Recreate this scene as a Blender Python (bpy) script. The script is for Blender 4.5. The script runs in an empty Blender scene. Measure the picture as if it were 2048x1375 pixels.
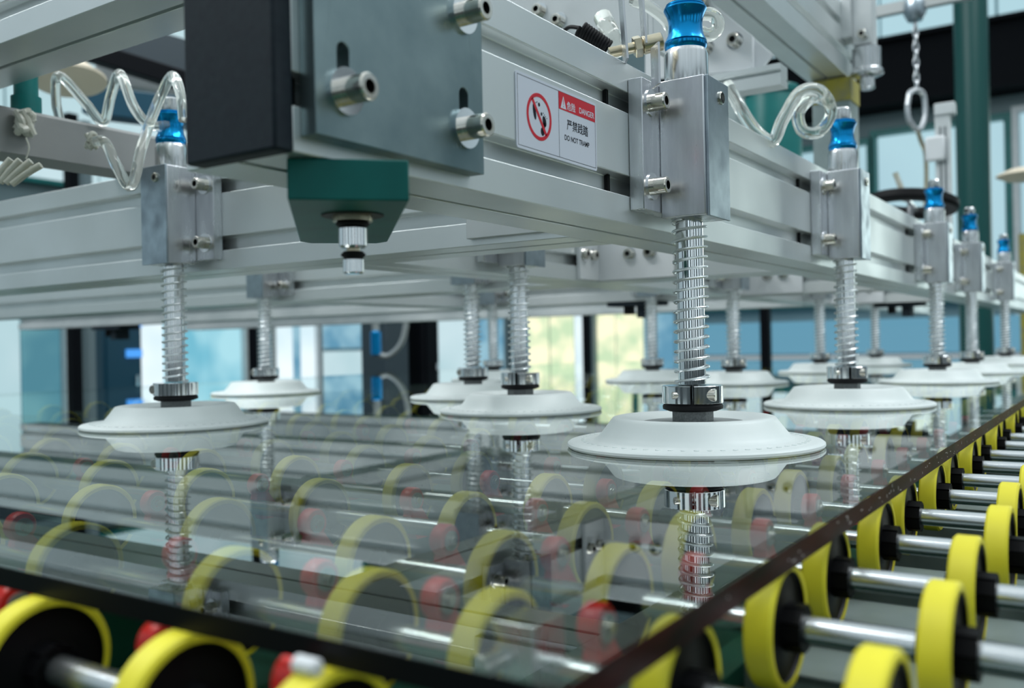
import bpy, bmesh, math, random
from mathutils import Vector, Matrix
random.seed(7)
S = bpy.context.scene
COL = S.collection
PI = math.pi

# ------------------------------------------------------------ camera, world, lamps, exposure
cd = bpy.data.cameras.new('camera')
cam = bpy.data.objects.new('camera', cd); COL.objects.link(cam)
r_ = Vector((0.554428627, -0.832004556, -0.0194246311))
d_ = Vector((-0.0101541858, 0.0165758582, -0.999811049))
f_ = Vector((0.832169328, 0.554521109, 0.000741801449))
m = Matrix((r_, -d_, -f_)).transposed().to_4x4()
cam.matrix_world = m
cd.sensor_width = 36; cd.sensor_fit = 'HORIZONTAL'
cd.lens = 1853.494 / 2048 * 36
cd.clip_start = 0.01; cd.clip_end = 200
cd.dof.use_dof = True; cd.dof.focus_distance = 0.70; cd.dof.aperture_fstop = 6.8
S.camera = cam

w = bpy.data.worlds.new('hall_daylight'); S.world = w; w.use_nodes = True
nt = w.node_tree; bg = nt.nodes['Background']
tc = nt.nodes.new('ShaderNodeTexCoord'); sx = nt.nodes.new('ShaderNodeSeparateXYZ')
cr = nt.nodes.new('ShaderNodeValToRGB'); mp = nt.nodes.new('ShaderNodeMapRange')
mp.inputs[1].default_value = -0.25; mp.inputs[2].default_value = 1.0
nt.links.new(tc.outputs['Generated'], sx.inputs[0]); nt.links.new(sx.outputs[2], mp.inputs[0])
nt.links.new(mp.outputs[0], cr.inputs[0]); nt.links.new(cr.outputs[0], bg.inputs[0])
cr.color_ramp.elements[0].color = (0.10, 0.15, 0.16, 1); cr.color_ramp.elements[0].position = 0.05
cr.color_ramp.elements[1].color = (0.80, 0.90, 0.94, 1); cr.color_ramp.elements[1].position = 1.0
e = cr.color_ramp.elements.new(0.30); e.color = (0.36, 0.47, 0.52, 1)
bg.inputs[1].default_value = 0.85

def area(name, loc, rot, sx_, sy_, power, col=(1, 1, 1)):
    l = bpy.data.lights.new(name, 'AREA'); l.shape = 'RECTANGLE'; l.size = sx_; l.size_y = sy_
    l.energy = power; l.color = col
    o = bpy.data.objects.new(name, l); COL.objects.link(o); o.location = loc; o.rotation_euler = rot
    return o
area('hall_light_left', (-0.6, 2.4, 3.2), (math.radians(-18), math.radians(-22), 0), 0.35, 3.0, 55, (0.97, 1, 1))
area('hall_light_right', (2.2, -1.4, 3.4), (math.radians(28), math.radians(8), 0), 3.5, 0.4, 60, (0.95, 0.99, 1))
area('hall_light_middle', (1.5, 3.0, 3.6), (0, 0, 0), 4.0, 0.4, 50, (0.95, 1, 1))

S.view_settings.view_transform = 'Standard'; S.view_settings.look = 'None'
S.view_settings.gamma = 1; S.view_settings.use_curve_mapping = False
S.view_settings.exposure = 0.33

# ------------------------------------------------------------ materials
M = {}
def mat(name, col, metal=0.0, rough=0.5, noise=None, ns=60, bump=0.0, stretch=None, coat=0, trans=0, ior=1.45, spec=None, emit=None, es=1.0, rvar=0.0):
    mt = bpy.data.materials.new(name); mt.use_nodes = True
    t = mt.node_tree; b = t.nodes['Principled BSDF']
    b.inputs['Base Color'].default_value = (*col, 1); b.inputs['Metallic'].default_value = metal
    b.inputs['Roughness'].default_value = rough; b.inputs['IOR'].default_value = ior
    b.inputs['Coat Weight'].default_value = coat
    b.inputs['Transmission Weight'].default_value = trans
    if spec is not None: b.inputs['Specular IOR Level'].default_value = spec
    if emit:
        b.inputs['Emission Color'].default_value = (*emit, 1); b.inputs['Emission Strength'].default_value = es
    if noise or bump or rvar:
        tcn = t.nodes.new('ShaderNodeTexCoord'); mpn = t.nodes.new('ShaderNodeMapping'); n = t.nodes.new('ShaderNodeTexNoise')
        n.inputs['Scale'].default_value = ns; n.inputs['Detail'].default_value = 5
        if stretch: mpn.inputs['Scale'].default_value = stretch
        t.links.new(tcn.outputs['Object'], mpn.inputs[0]); t.links.new(mpn.outputs[0], n.inputs[0])
        if noise:
            mx = t.nodes.new('ShaderNodeMix'); mx.data_type = 'RGBA'
            mx.inputs[6].default_value = (*col, 1); mx.inputs[7].default_value = (*noise, 1)
            rr = t.nodes.new('ShaderNodeMapRange'); rr.inputs[1].default_value = 0.35; rr.inputs[2].default_value = 0.7
            t.links.new(n.outputs[0], rr.inputs[0]); t.links.new(rr.outputs[0], mx.inputs[0]); t.links.new(mx.outputs[2], b.inputs['Base Color'])
        if rvar:
            r2 = t.nodes.new('ShaderNodeMapRange'); r2.inputs[3].default_value = max(0.02, rough - rvar); r2.inputs[4].default_value = rough + rvar
            r2.inputs[1].default_value = 0.3; r2.inputs[2].default_value = 0.7
            t.links.new(n.outputs[0], r2.inputs[0]); t.links.new(r2.outputs[0], b.inputs['Roughness'])
        if bump:
            bp = t.nodes.new('ShaderNodeBump'); bp.inputs['Strength'].default_value = bump; bp.inputs['Distance'].default_value = 0.001
            t.links.new(n.outputs[0], bp.inputs['Height']); t.links.new(bp.outputs[0], b.inputs['Normal'])
    M[name] = mt
    return mt
mat('anodised', (0.76, 0.79, 0.79), 0.75, 0.38, noise=(0.70, 0.74, 0.74), ns=9, rvar=0.05)
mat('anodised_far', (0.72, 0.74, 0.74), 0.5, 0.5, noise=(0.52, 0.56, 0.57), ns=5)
mat('brushed', (0.74, 0.75, 0.77), 1.0, 0.30, noise=(0.56, 0.57, 0.60), ns=70, stretch=(1, 1, .2), rvar=0.08, bump=0.03)
mat('brushed_dark', (0.50, 0.58, 0.63), 1.0, 0.34, noise=(0.30, 0.35, 0.40), ns=35, rvar=0.10, bump=0.05)
mat('turned', (0.72, 0.73, 0.74), 1.0, 0.22, noise=(0.58, 0.59, 0.60), ns=300, stretch=(1, 1, 0.02))
mat('chrome', (0.82, 0.83, 0.84), 1.0, 0.10)
mat('spring_wire', (0.86, 0.90, 0.91), 0.85, 0.30)
mat('bolt_steel', (0.74, 0.72, 0.67), 1.0, 0.18, noise=(0.60, 0.55, 0.46), ns=120)
mat('socket_dark', (0.015, 0.014, 0.013), 0.3, 0.5)
mat('zinc', (0.32, 0.40, 0.41), 0.9, 0.33, noise=(0.15, 0.22, 0.24), ns=14, rvar=0.10, bump=0.06)
mat('shaft_steel', (0.66, 0.69, 0.70), 0.95, 0.24, noise=(0.55, 0.58, 0.60), ns=60, stretch=(1, 0.05, 1))
mat('blue_anodised', (0.005, 0.27, 0.62), 0.85, 0.20)
mat('black_plastic', (0.011, 0.020, 0.028), 0, 0.6, noise=(0.008, 0.014, 0.022), ns=220, bump=0.15, spec=0.3)
mat('black_rubber', (0.006, 0.006, 0.007), 0, 0.6, spec=0.25)
mat('wheel_black', (0.004, 0.004, 0.005), 0, 0.45, spec=0.15)
mat('yellow_rubber', (0.80, 0.72, 0.035), 0, 0.50, noise=(0.74, 0.65, 0.03), ns=40, bump=0.1, coat=0.0)
mat('red_plastic', (0.72, 0.025, 0.02), 0, 0.35)
mat('grey_insert', (0.42, 0.44, 0.44), 0.6, 0.4)
mat('silicone', (0.80, 0.85, 0.84), 0, 0.42, noise=(0.76, 0.81, 0.80), ns=25)
mat('silicone_aged', (0.74, 0.72, 0.66), 0, 0.5)
M['silicone'].node_tree.nodes['Principled BSDF'].inputs['Subsurface Weight'].default_value = 0.25
M['silicone'].node_tree.nodes['Principled BSDF'].inputs['Subsurface Radius'].default_value = (0.01, 0.01, 0.01)
mat('nut_grey', (0.16, 0.17, 0.17), 0.7, 0.55, noise=(0.24, 0.25, 0.25), ns=500, bump=0.4)
mat('teal_paint', (0.0, 0.16, 0.15), 0, 0.38, noise=(0.0, 0.13, 0.125), ns=20)
mat('teal_dark', (0.004, 0.14, 0.125), 0, 0.4, noise=(0.004, 0.11, 0.10), ns=30, bump=0.1, spec=0.25)
mat('green_tray', (0.004, 0.075, 0.042), 0, 0.5, noise=(0.004, 0.05, 0.03), ns=6)
mat('plate_grey', (0.30, 0.36, 0.36), 0.5, 0.45, noise=(0.24, 0.30, 0.30), ns=20)
mat('white_paint', (0.62, 0.65, 0.66), 0.1, 0.45, noise=(0.56, 0.59, 0.60), ns=25)
mat('off_white', (0.72, 0.74, 0.76), 0, 0.5)
mat('cream', (0.72, 0.62, 0.48), 0, 0.5)
mat('hall_black', (0.003, 0.004, 0.006), 0, 0.6, spec=0.1)
mat('slate', (0.028, 0.045, 0.058), 0, 0.5)
mat('deep_blue', (0.004, 0.055, 0.095), 0, 0.35)
mat('grey_post', (0.20, 0.26, 0.28), 0.2, 0.5)
mat('concrete', (0.055, 0.07, 0.065), 0, 0.7, noise=(0.04, 0.05, 0.048), ns=2)
mat('hall_paint', (0.10, 0.12, 0.13), 0, 0.7, noise=(0.08, 0.10, 0.11), ns=1)
mat('wall_paint', (0.24, 0.32, 0.34), 0, 0.7, noise=(0.20, 0.28, 0.30), ns=1)
mat('rail_grey', (0.30, 0.305, 0.30), 0.2, 0.5, noise=(0.27, 0.275, 0.27), ns=8)
mat('teal_column', (0.002, 0.065, 0.060), 0, 0.35)
mat('brass', (0.62, 0.56, 0.42), 1.0, 0.28, noise=(0.5, 0.43, 0.30), ns=80)
mat('yellow_paint', (0.42, 0.36, 0.05), 0, 0.5, noise=(0.30, 0.28, 0.12), ns=30)
mat('hose', (0.95, 0.96, 0.91), 0, 0.06, trans=0.84, ior=1.35)
mat('hose_milky', (0.80, 0.80, 0.72), 0, 0.25, trans=0.35, ior=1.4, noise=(0.66, 0.64, 0.52), ns=60)
mat('glue', (0.74, 0.73, 0.64), 0, 0.3, trans=0.2)
mat('sign_white', (0.66, 0.70, 0.80), 0, 0.35)
mat('sign_red', (0.62, 0.012, 0.03), 0, 0.35)
mat('sign_black', (0.008, 0.010, 0.02), 0, 0.5, spec=0.2)
mat('edge_red', (0.034, 0.002, 0.003), 0, 0.4, noise=(0.004, 0.0015, 0.002), ns=90, stretch=(0.25, 1, 1), bump=0.5, spec=0.10)
mat('edge_black', (0.004, 0.004, 0.005), 0, 0.4, spec=0.15)
mat('scratch_white', (0.45, 0.42, 0.42), 0.0, 0.4)
def lit(name, col, s=1.0, col2=None, ns=1.5):
    mt = mat(name, (0.02, 0.02, 0.02), 0, 0.5, emit=col, es=s)
    if col2:
        t = mt.node_tree; b = t.nodes['Principled BSDF']
        tcn = t.nodes.new('ShaderNodeTexCoord'); n = t.nodes.new('ShaderNodeTexNoise'); n.inputs['Scale'].default_value = ns
        mx = t.nodes.new('ShaderNodeMix'); mx.data_type = 'RGBA'; mx.inputs[6].default_value = (*col, 1); mx.inputs[7].default_value = (*col2, 1)
        rr = t.nodes.new('ShaderNodeMapRange'); rr.inputs[1].default_value = 0.4; rr.inputs[2].default_value = 0.6
        t.links.new(tcn.outputs['Object'], n.inputs[0]); t.links.new(n.outputs[0], rr.inputs[0]); t.links.new(rr.outputs[0], mx.inputs[0])
        t.links.new(mx.outputs[2], b.inputs['Emission Color'])
    return mt
lit('pane_cyan', (0.34, 0.62, 0.70), 0.95, (0.14, 0.42, 0.54), 1.6)
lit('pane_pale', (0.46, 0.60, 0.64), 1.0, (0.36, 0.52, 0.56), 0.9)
lit('pane_white', (0.74, 0.84, 0.88), 1.0, (0.55, 0.70, 0.76), 1.0)
lit('pane_blue', (0.10, 0.27, 0.40), 0.9, (0.26, 0.46, 0.56), 2.5)
lit('pane_sun', (0.92, 0.90, 0.62), 0.95, (0.52, 0.68, 0.44), 3.2)
lit('pane_teal', (0.06, 0.20, 0.26), 0.9, (0.12, 0.30, 0.34), 1.4)
lit('pane_bright', (0.80, 0.95, 0.92), 2.0)
lit('steel_band_glow', (0.10, 0.27, 0.38), 0.9)
lit('pane_light', (0.30, 0.46, 0.53), 1.0, (0.34, 0.52, 0.58), 0.4)
lit('lamp_blue', (0.06, 0.30, 0.80), 1.0)

# the glass sheet: transparent body with the Fresnel reflection of a two-sided sheet
g = bpy.data.materials.new('sheet_glass'); g.use_nodes = True; t = g.node_tree
for n in list(t.nodes): t.nodes.remove(n)
out = t.nodes.new('ShaderNodeOutputMaterial'); mx = t.nodes.new('ShaderNodeMixShader')
tr = t.nodes.new('ShaderNodeBsdfTransparent'); gl = t.nodes.new('ShaderNodeBsdfGlossy'); fr = t.nodes.new('ShaderNodeFresnel')
tr.inputs[0].default_value = (0.94, 0.98, 0.955, 1); gl.inputs[0].default_value = (0.97, 1.0, 0.99, 1); gl.inputs['Roughness'].default_value = 0.0
fr.inputs[0].default_value = 1.56
m1 = t.nodes.new('ShaderNodeMath'); m1.operation = 'MULTIPLY'; m1.inputs[1].default_value = 2
m2 = t.nodes.new('ShaderNodeMath'); m2.operation = 'ADD'; m2.inputs[1].default_value = 1
m3 = t.nodes.new('ShaderNodeMath'); m3.operation = 'DIVIDE'
t.links.new(fr.outputs[0], m1.inputs[0]); t.links.new(fr.outputs[0], m2.inputs[0])
t.links.new(m1.outputs[0], m3.inputs[0]); t.links.new(m2.outputs[0], m3.inputs[1])
t.links.new(m3.outputs[0], mx.inputs[0]); t.links.new(tr.outputs[0], mx.inputs[1]); t.links.new(gl.outputs[0], mx.inputs[2]); t.links.new(mx.outputs[0], out.inputs[0])
M['sheet_glass'] = g

# ------------------------------------------------------------ mesh helpers
class MB:
    def __init__(s): s.v = []; s.f = []
    def add(s, vs, fs):
        o = len(s.v); s.v += [tuple(p) for p in vs]; s.f += [tuple(i + o for i in f) for f in fs]; return s
    def box(s, x0, x1, y0, y1, z0, z1):
        return s.add([(x0, y0, z0), (x1, y0, z0), (x1, y1, z0), (x0, y1, z0), (x0, y0, z1), (x1, y0, z1), (x1, y1, z1), (x0, y1, z1)],
                     [(0, 3, 2, 1), (4, 5, 6, 7), (0, 1, 5, 4), (1, 2, 6, 5), (2, 3, 7, 6), (3, 0, 4, 7)])
    def lathe(s, prof, c=(0, 0, 0), axis='z', n=32):
        """prof: list of (radius, height along the axis); closed when radius 0 at the ends"""
        vs = []; fs = []; idx = []
        for r, h in prof:
            if r <= 1e-9: idx.append([len(vs)]); vs.append((0, 0, h))
            else:
                idx.append(list(range(len(vs), len(vs) + n)))
                vs += [(r * math.cos(2 * PI * k / n), r * math.sin(2 * PI * k / n), h) for k in range(n)]
        for a, b in zip(idx, idx[1:]):
            for k in range(n):
                k2 = (k + 1) % n
                if len(a) == 1 and len(b) == 1: continue
                if len(a) == 1: fs.append((a[0], b[k2], b[k]))
                elif len(b) == 1: fs.append((a[k], a[k2], b[0]))
                else: fs.append((a[k], a[k2], b[k2], b[k]))
        if axis == 'x': vs = [(h, x, y) for x, y, h in vs]
        elif axis == 'y': vs = [(y, h, x) for x, y, h in vs]
        vs = [(x + c[0], y + c[1], z + c[2]) for x, y, z in vs]
        return s.add(vs, fs)
    def cyl(s, r, h0, h1, c=(0, 0, 0), axis='z', n=32, ch=0.0):
        if ch: return s.lathe([(0, h0), (r - ch, h0), (r, h0 + ch), (r, h1 - ch), (r - ch, h1), (0, h1)], c, axis, n)
        return s.lathe([(0, h0), (r, h0), (r, h1), (0, h1)], c, axis, n)
    def tubering(s, ri, ro, h0, h1, c=(0, 0, 0), axis='z', n=32):
        return s.lathe([(ri, h0), (ro, h0), (ro, h1), (ri, h1), (ri, h0)], c, axis, n)
    def tube(s, pts, r, n=10, closed=False):
        P = [Vector(p) for p in pts]; rings = []
        up = Vector((0, 0, 1)); prev = None
        for i, p in enumerate(P):
            a = P[max(i - 1, 0)]; b = P[min(i + 1, len(P) - 1)]
            if closed: a = P[i - 1]; b = P[(i + 1) % len(P)]
            tg = (b - a).normalized()
            if prev is None:
                nn = tg.cross(up)
                if nn.length < 1e-4: nn = tg.cross(Vector((1, 0, 0)))
            else: nn = prev - tg * prev.dot(tg)
            nn.normalize(); prev = nn; bb = tg.cross(nn)
            rr = r[i] if isinstance(r, (list, tuple)) else r
            rings.append([p + nn * rr * math.cos(2 * PI * k / n) + bb * rr * math.sin(2 * PI * k / n) for k in range(n)])
        vs = [q for ring in rings for q in ring]; fs = []
        L = len(P)
        for i in range(L if closed else L - 1):
            for k in range(n):
                a = i * n + k; b = i * n + (k + 1) % n; j = (i + 1) % L
                fs.append((a, j * n + k, j * n + (k + 1) % n, b))
        if not closed:
            fs.append(tuple(range(n))); fs.append(tuple((L - 1) * n + k for k in range(n - 1, -1, -1)))
        return s.add(vs, fs)
    def prism(s, poly, h0, h1, axis='z'):
        n = len(poly)
        def P3(u, v, h):
            return {'z': (u, v, h), 'x': (h, u, v), 'y': (u, h, v)}[axis]
        vs = [P3(u, v, h0) for u, v in poly] + [P3(u, v, h1) for u, v in poly]
        fs = [tuple(range(n - 1, -1, -1)), tuple(range(n, 2 * n))] + [(k, (k + 1) % n, n + (k + 1) % n, n + k) for k in range(n)]
        return s.add(vs, fs)
def obj(name, mb, mt, parent=None, loc=None, rot=None, bevel=0, fix=True, smooth=35):
    me = bpy.data.meshes.new(name); me.from_pydata(mb.v, [], mb.f); me.update()
    if fix:
        bm = bmesh.new(); bm.from_mesh(me); bmesh.ops.recalc_face_normals(bm, faces=bm.faces); bm.to_mesh(me); bm.free()
    me.polygons.foreach_set('use_smooth', [True] * len(me.polygons))
    me.set_sharp_from_angle(angle=math.radians(smooth))
    me.materials.append(M[mt])
    o = bpy.data.objects.new(name, me); COL.objects.link(o)
    if parent: o.parent = parent
    if loc: o.location = loc
    if rot: o.rotation_euler = rot
    if bevel:
        b = o.modifiers.new('bevel', 'BEVEL'); b.width = bevel; b.segments = 2; b.limit_method = 'ANGLE'; b.angle_limit = math.radians(50)
    return o
def tag(o, label, cat, group=None):
    o['label'] = label; o['category'] = cat
    if group: o['group'] = group
    return o
def empty(name, loc, label, cat, group=None, rz=0.0):
    o = bpy.data.objects.new(name, None); COL.objects.link(o); o.location = loc; o.rotation_euler = (0, 0, rz); o.empty_display_size = 0.02
    return tag(o, label, cat, group)
def struct(o): o['kind'] = 'structure'; return o
def copy_tree(o, parent=None):
    c = o.copy(); COL.objects.link(c)
    if parent: c.parent = parent
    for ch in list(o.children): copy_tree(ch, c)
    return c
def smooth_path(pts, k=6):
    P = [Vector(p) for p in pts]; P = [P[0] * 2 - P[1]] + P + [P[-1] * 2 - P[-2]]; o = []
    for i in range(1, len(P) - 2):
        a, b, c, d = P[i - 1], P[i], P[i + 1], P[i + 2]
        for j in range(k):
            u = j / k
            o.append(0.5 * ((2 * b) + (c - a) * u + (2 * a - 5 * b + 4 * c - d) * u * u + (3 * b - a - 3 * c + d) * u ** 3))
    o.append(P[-2]); return o

# ------------------------------------------------------------ the hall
struct(obj('floor', MB().box(-12, 14, -12, 12, -1.15, -1.10), 'concrete'))
def wall_panes(name_wall, axis, const, spans, zlo, zhi, wallspan):
    pass
# far wall (at the end of the conveyor): masonry with glazed openings, black girder
wf = struct(obj('wall_far', MB().box(9.12, 9.3, -5, 8.3, -1.1, 5.2), 'wall_paint'))
wl = struct(obj('wall_left', MB().box(0.5, 9.3, 8.12, 8.3, -1.1, 5.2), 'wall_paint'))
def pane_x(name, y0, y1, z0, z1, mt, parent=None):
    return obj(name, MB().box(9.04, 9.10, y0, y1, z0, z1), mt, parent)
def pane_y(name, x0, x1, z0, z1, mt, parent=None):
    return obj(name, MB().box(x0, x1, 8.04, 8.10, z0, z1), mt, parent)
def frame_x(name, y0, y1, z0, z1, w_=0.05, mt='grey_post', parent=None):
    b = MB().box(8.98, 9.12, y0 - w_, y0, z0, z1).box(8.98, 9.12, y1, y1 + w_, z0, z1).box(8.98, 9.12, y0 - w_, y1 + w_, z1, z1 + w_).box(8.98, 9.12, y0 - w_, y1 + w_, z0 - w_, z0)
    return obj(name, b, mt, parent)
def frame_y(name, x0, x1, z0, z1, w_=0.05, mt='grey_post', parent=None):
    b = MB().box(x0 - w_, x0, 7.98, 8.12, z0, z1).box(x1, x1 + w_, 7.98, 8.12, z0, z1).box(x0 - w_, x1 + w_, 7.98, 8.12, z1, z1 + w_).box(x0 - w_, x1 + w_, 7.98, 8.12, z0 - w_, z0)
    return obj(name, b, mt, parent)
# glazing of the far wall: name window_n > pane, mullion
win = []
def window_far(i, y0, y1, z0, z1, panes, fm='grey_post'):
    o = struct(frame_x('window_%d' % i, y0, y1, z0, z1, 0.05, fm))
    for (a, b, c, d, mt) in panes: pane_x('pane', a, b, c, d, mt, o)
    return o
window_far(1, 0.86, 1.92, 0.35, 1.86, [(0.88, 1.38, 0.36, 1.85, 'pane_light'), (1.40, 1.91, 0.36, 1.85, 'pane_light')], 'teal_paint')
window_far(2, -2.6, 0.76, 0.20, 1.90, [(-2.59, -0.62, 0.21, 1.89, 'pane_bright'), (-0.58, 0.20, 0.21, 1.89, 'pane_bright'), (0.24, 0.75, 0.21, 1.89, 'pane_light')], 'white_paint')
window_far(3, 2.0, 4.4, 0.35, 1.80, [(2.01, 2.80, 0.36, 1.79, 'pane_light'), (2.82, 3.60, 0.36, 1.79, 'pane_pale'), (3.62, 4.39, 0.36, 1.79, 'pane_light')], 'teal_paint')
window_far(4, -2.0, 3.8, 2.75, 4.6, [(-1.95 + k * 0.96, -1.95 + k * 0.96 + 0.93, 2.77, 4.58, 'pane_light') for k in range(6)], 'slate')
struct(obj('trim_1', MB().box(8.80, 9.10, -4.0, 6.5, 2.10, 2.66).box(8.74, 9.1, -4.0, 6.5, 2.08, 2.12).box(8.74, 9.1, -4.0, 6.5, 2.64, 2.68), 'hall_black'))
struct(obj('trim_2', MB().box(8.90, 9.06, -4.0, 3.90, -0.14, 0.16).box(8.88, 9.06, -4.0, 3.90, 0.13, 0.17), 'steel_band_glow'))  # solid steel blue band, its brightness put in as glow
struct(obj('trim_3', MB().box(8.86, 9.06, -4.0, 3.90, -0.42, -0.15), 'off_white'))
window_far(5, -3.0, 3.2, -1.0, -0.48, [(-2.98 + k * 1.03, -2.98 + k * 1.03 + 1.0, -0.99, -0.49, 'pane_cyan') for k in range(6)], 'white_paint')
# sunny openings, 1060-1350 px
window_far(6, 4.98, 5.82, -1.0, 1.05, [(5.55, 5.81, -0.98, 1.04, 'pane_sun'), (5.22, 5.50, -0.98, 1.04, 'pane_sun'), (5.0, 5.18, -0.98, 1.04, 'pane_white')], 'white_paint')
window_far(7, 3.95, 4.90, -1.0, 1.05, [(4.70, 4.89, -0.98, 1.04, 'pane_sun'), (4.36, 4.66, -0.98, 1.04, 'pane_sun'), (3.97, 4.32, -0.98, 1.04, 'pane_blue')], 'grey_post')
window_far(8, 6.10, 7.20, -1.0, 1.05, [(6.66, 7.18, -0.98, 1.04, 'pane_pale'), (6.12, 6.62, -0.98, 1.04, 'pane_blue')], 'grey_post')
# glazing of the left wall
def window_left(i, x0, x1, z0, z1, panes, fm='white_paint'):
    o = struct(frame_y('window_%d' % i, x0, x1, z0, z1, 0.04, fm))
    for (a, b, c, d, mt) in panes: pane_y('pane', a, b, c, d, mt, o)
window_left(9, 2.9, 4.72, -1.0, 0.95, [(2.92, 3.60, -0.98, 0.93, 'pane_pale'), (3.64, 4.34, -0.98, 0.93, 'pane_pale'), (4.38, 4.70, -0.98, 0.93, 'pane_teal')])
window_left(10, 5.46, 6.76, -1.0, 0.98, [(5.47, 5.78, -0.98, 0.97, 'pane_white'), (5.81, 6.26, -0.98, 0.97, 'pane_cyan'), (6.29, 6.75, -0.98, 0.97, 'pane_cyan')])
window_left(11, 7.20, 7.86, -1.0, 0.98, [(7.22, 7.50, -0.98, 0.97, 'pane_white'), (7.54, 7.62, -0.98, 0.97, 'pane_blue'), (7.66, 7.85, -0.98, 0.97, 'pane_white')])
window_left(12, 7.92, 8.70, -1.0, 0.98, [(7.94, 8.69, 0.0, 0.97, 'pane_blue'), (7.94, 8.69, -0.98, -0.04, 'pane_pale')])
struct(obj('trim_4', MB().box(0.5, 9.0, 7.96, 8.10, 1.06, 1.30), 'slate'))
window_left(13, 1.0, 3.1, 1.5, 3.0, [(1.02, 2.0, 1.52, 2.98, 'pane_pale'), (2.04, 3.08, 1.52, 2.98, 'pane_pale')])
window_left(14, 3.4, 8.6, 1.55, 3.2, [(3.42 + k * 0.87, 3.42 + k * 0.87 + 0.82, 1.57, 3.18, 'pane_pale') for k in range(6)], 'teal_paint')

# the sides of the hall behind the lens, unseen; lit panes added to streak the chrome
struct(obj('wall_near', MB().box(-7.2, -7.0, -8, 8, -1.1, 3.4), 'hall_paint'))
struct(obj('wall_right', MB().box(-7, 10, -7.2, -7.0, -1.1, 3.4), 'hall_paint'))
for k in range(5):
    o = struct(frame_y('window_%d' % (20 + k), -6.2 + k * 3.1, -4.6 + k * 3.1, -0.1, 3.0, 0.06, 'slate')); o.location = (0, -15.08, 0)
    pane_y('pane', -6.2 + k * 3.1, -4.6 + k * 3.1, -0.1, 3.0, 'pane_white', o)
for k in range(4):
    o = struct(frame_x('window_%d' % (30 + k), -6.4 + k * 3.4, -4.6 + k * 3.4, -0.1, 3.0, 0.06, 'slate')); o.location = (-16.08, 0, 0)
    pane_x('pane', -6.4 + k * 3.4, -4.6 + k * 3.4, -0.1, 3.0, 'pane_white', o)
# things in the hall
def post(name, x, y, sx_, sy_, z0, z1, mt, label, cat='column'):
    e_ = empty(name, (x, y, z0), label, cat)
    obj('shaft', MB().box(-sx_, sx_, -sy_, sy_, 0.03, z1 - z0), mt, e_, bevel=0.004)
    obj('base_plate', MB().box(-sx_ * 1.5, sx_ * 1.5, -sy_ * 1.5, sy_ * 1.5, 0, 0.03), mt, e_)
    return e_
post('steel_column', 3.5363, 5.8739, 0.036, 0.036, -1.1, 1.6, 'hall_black', 'black steel post behind the leftmost white suction cup')
post('grey_column', 3.7059, 5.9801, 0.032, 0.03, -1.1, 1.6, 'grey_post', 'pale grey post just right of the leftmost black post')
post('steel_column', 4.4015, 5.1165, 0.024, 0.024, -1.1, 1.6, 'hall_black', 'narrow black post between the cyan window and the white window')
post('steel_column', 6.1388, 3.4111, 0.026, 0.026, -1.1, 1.6, 'hall_black', 'narrow black post between the two sunny yellow windows')
post('steel_column', 6.3964, 2.1229, 0.032, 0.032, -1.1, 1.2, 'hall_black', 'dark post before the steel blue band, right of the nearest spring rod')
# cabinets
def cabinet(loc, sx_, sy_, h, mt, label, lights=0, door=True):
    e_ = empty('control_cabinet', loc, label, 'cabinet')
    obj('body', MB().box(-sx_, sx_, -sy_, sy_, 0.05, h), mt, e_, bevel=0.01)
    obj('plinth', MB().box(-sx_ + .03, sx_ - .03, -sy_ + .03, sy_ - .03, 0, 0.05), 'hall_black', e_)
    if door:
        d = obj('door', MB().box(-sx_ + .02, sx_ - .02, -sy_ - .012, -sy_, 0.08, h - .03), mt, e_)
        obj('handle', MB().box(sx_ - .07, sx_ - .05, -sy_ - .035, -sy_ - .012, h * .5, h * .5 + .12), 'chrome', d)
    for k in range(lights):
        obj('indicator_light', MB().box(sx_ * 0.1, sx_ * .9, -sy_ - .03, -sy_ - .012, h - .34 - k * .22, h - .28 - k * .22), 'lamp_blue', e_)
    return e_
cabinet((4.0351, 6.2073, -1.1), 0.155, 0.12, 1.62, 'deep_blue', 'deep blue cabinet with two glowing blue bars left of the cyan window', 2)
cabinet((4.1587, 3.6776, -1.1), 0.10, 0.10, 1.75, 'slate', 'dark slate cabinet behind the tube with a blue fitting', 0, False)
cabinet((4.4681, 3.6641, -1.1), 0.075, 0.09, 1.75, 'hall_black', 'tall black cabinet right of the slate one', 0)
# pipe with blue fitting in front of slate cabinet
e_ = empty('hanging_air_tube', (3.1529, 2.8423, 0.2134), 'thin grey air tube with a blue fitting hanging before the slate cabinet', 'tube')
ox, oy, oz = (3.1529, 2.8423, 0.2134)
def rel(p): return (p[0] - ox, p[1] - oy, p[2] - oz)
obj('riser', MB().cyl(0.016, -0.14, 0.35), 'grey_insert', e_)
obj('fitting', MB().cyl(0.024, -0.25, -0.14, ch=.005), 'blue_anodised', e_)
obj('loop', MB().tube(smooth_path([rel(p) for p in [(3.1505, 2.8462, -0.0245), (3.1817, 2.7994, -0.0414), (3.2136, 2.7514, 0.0073), (3.2283, 2.7293, 0.0861), (3.2306, 2.7258, 0.1880)]]), 0.013), 'grey_insert', e_)
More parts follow.
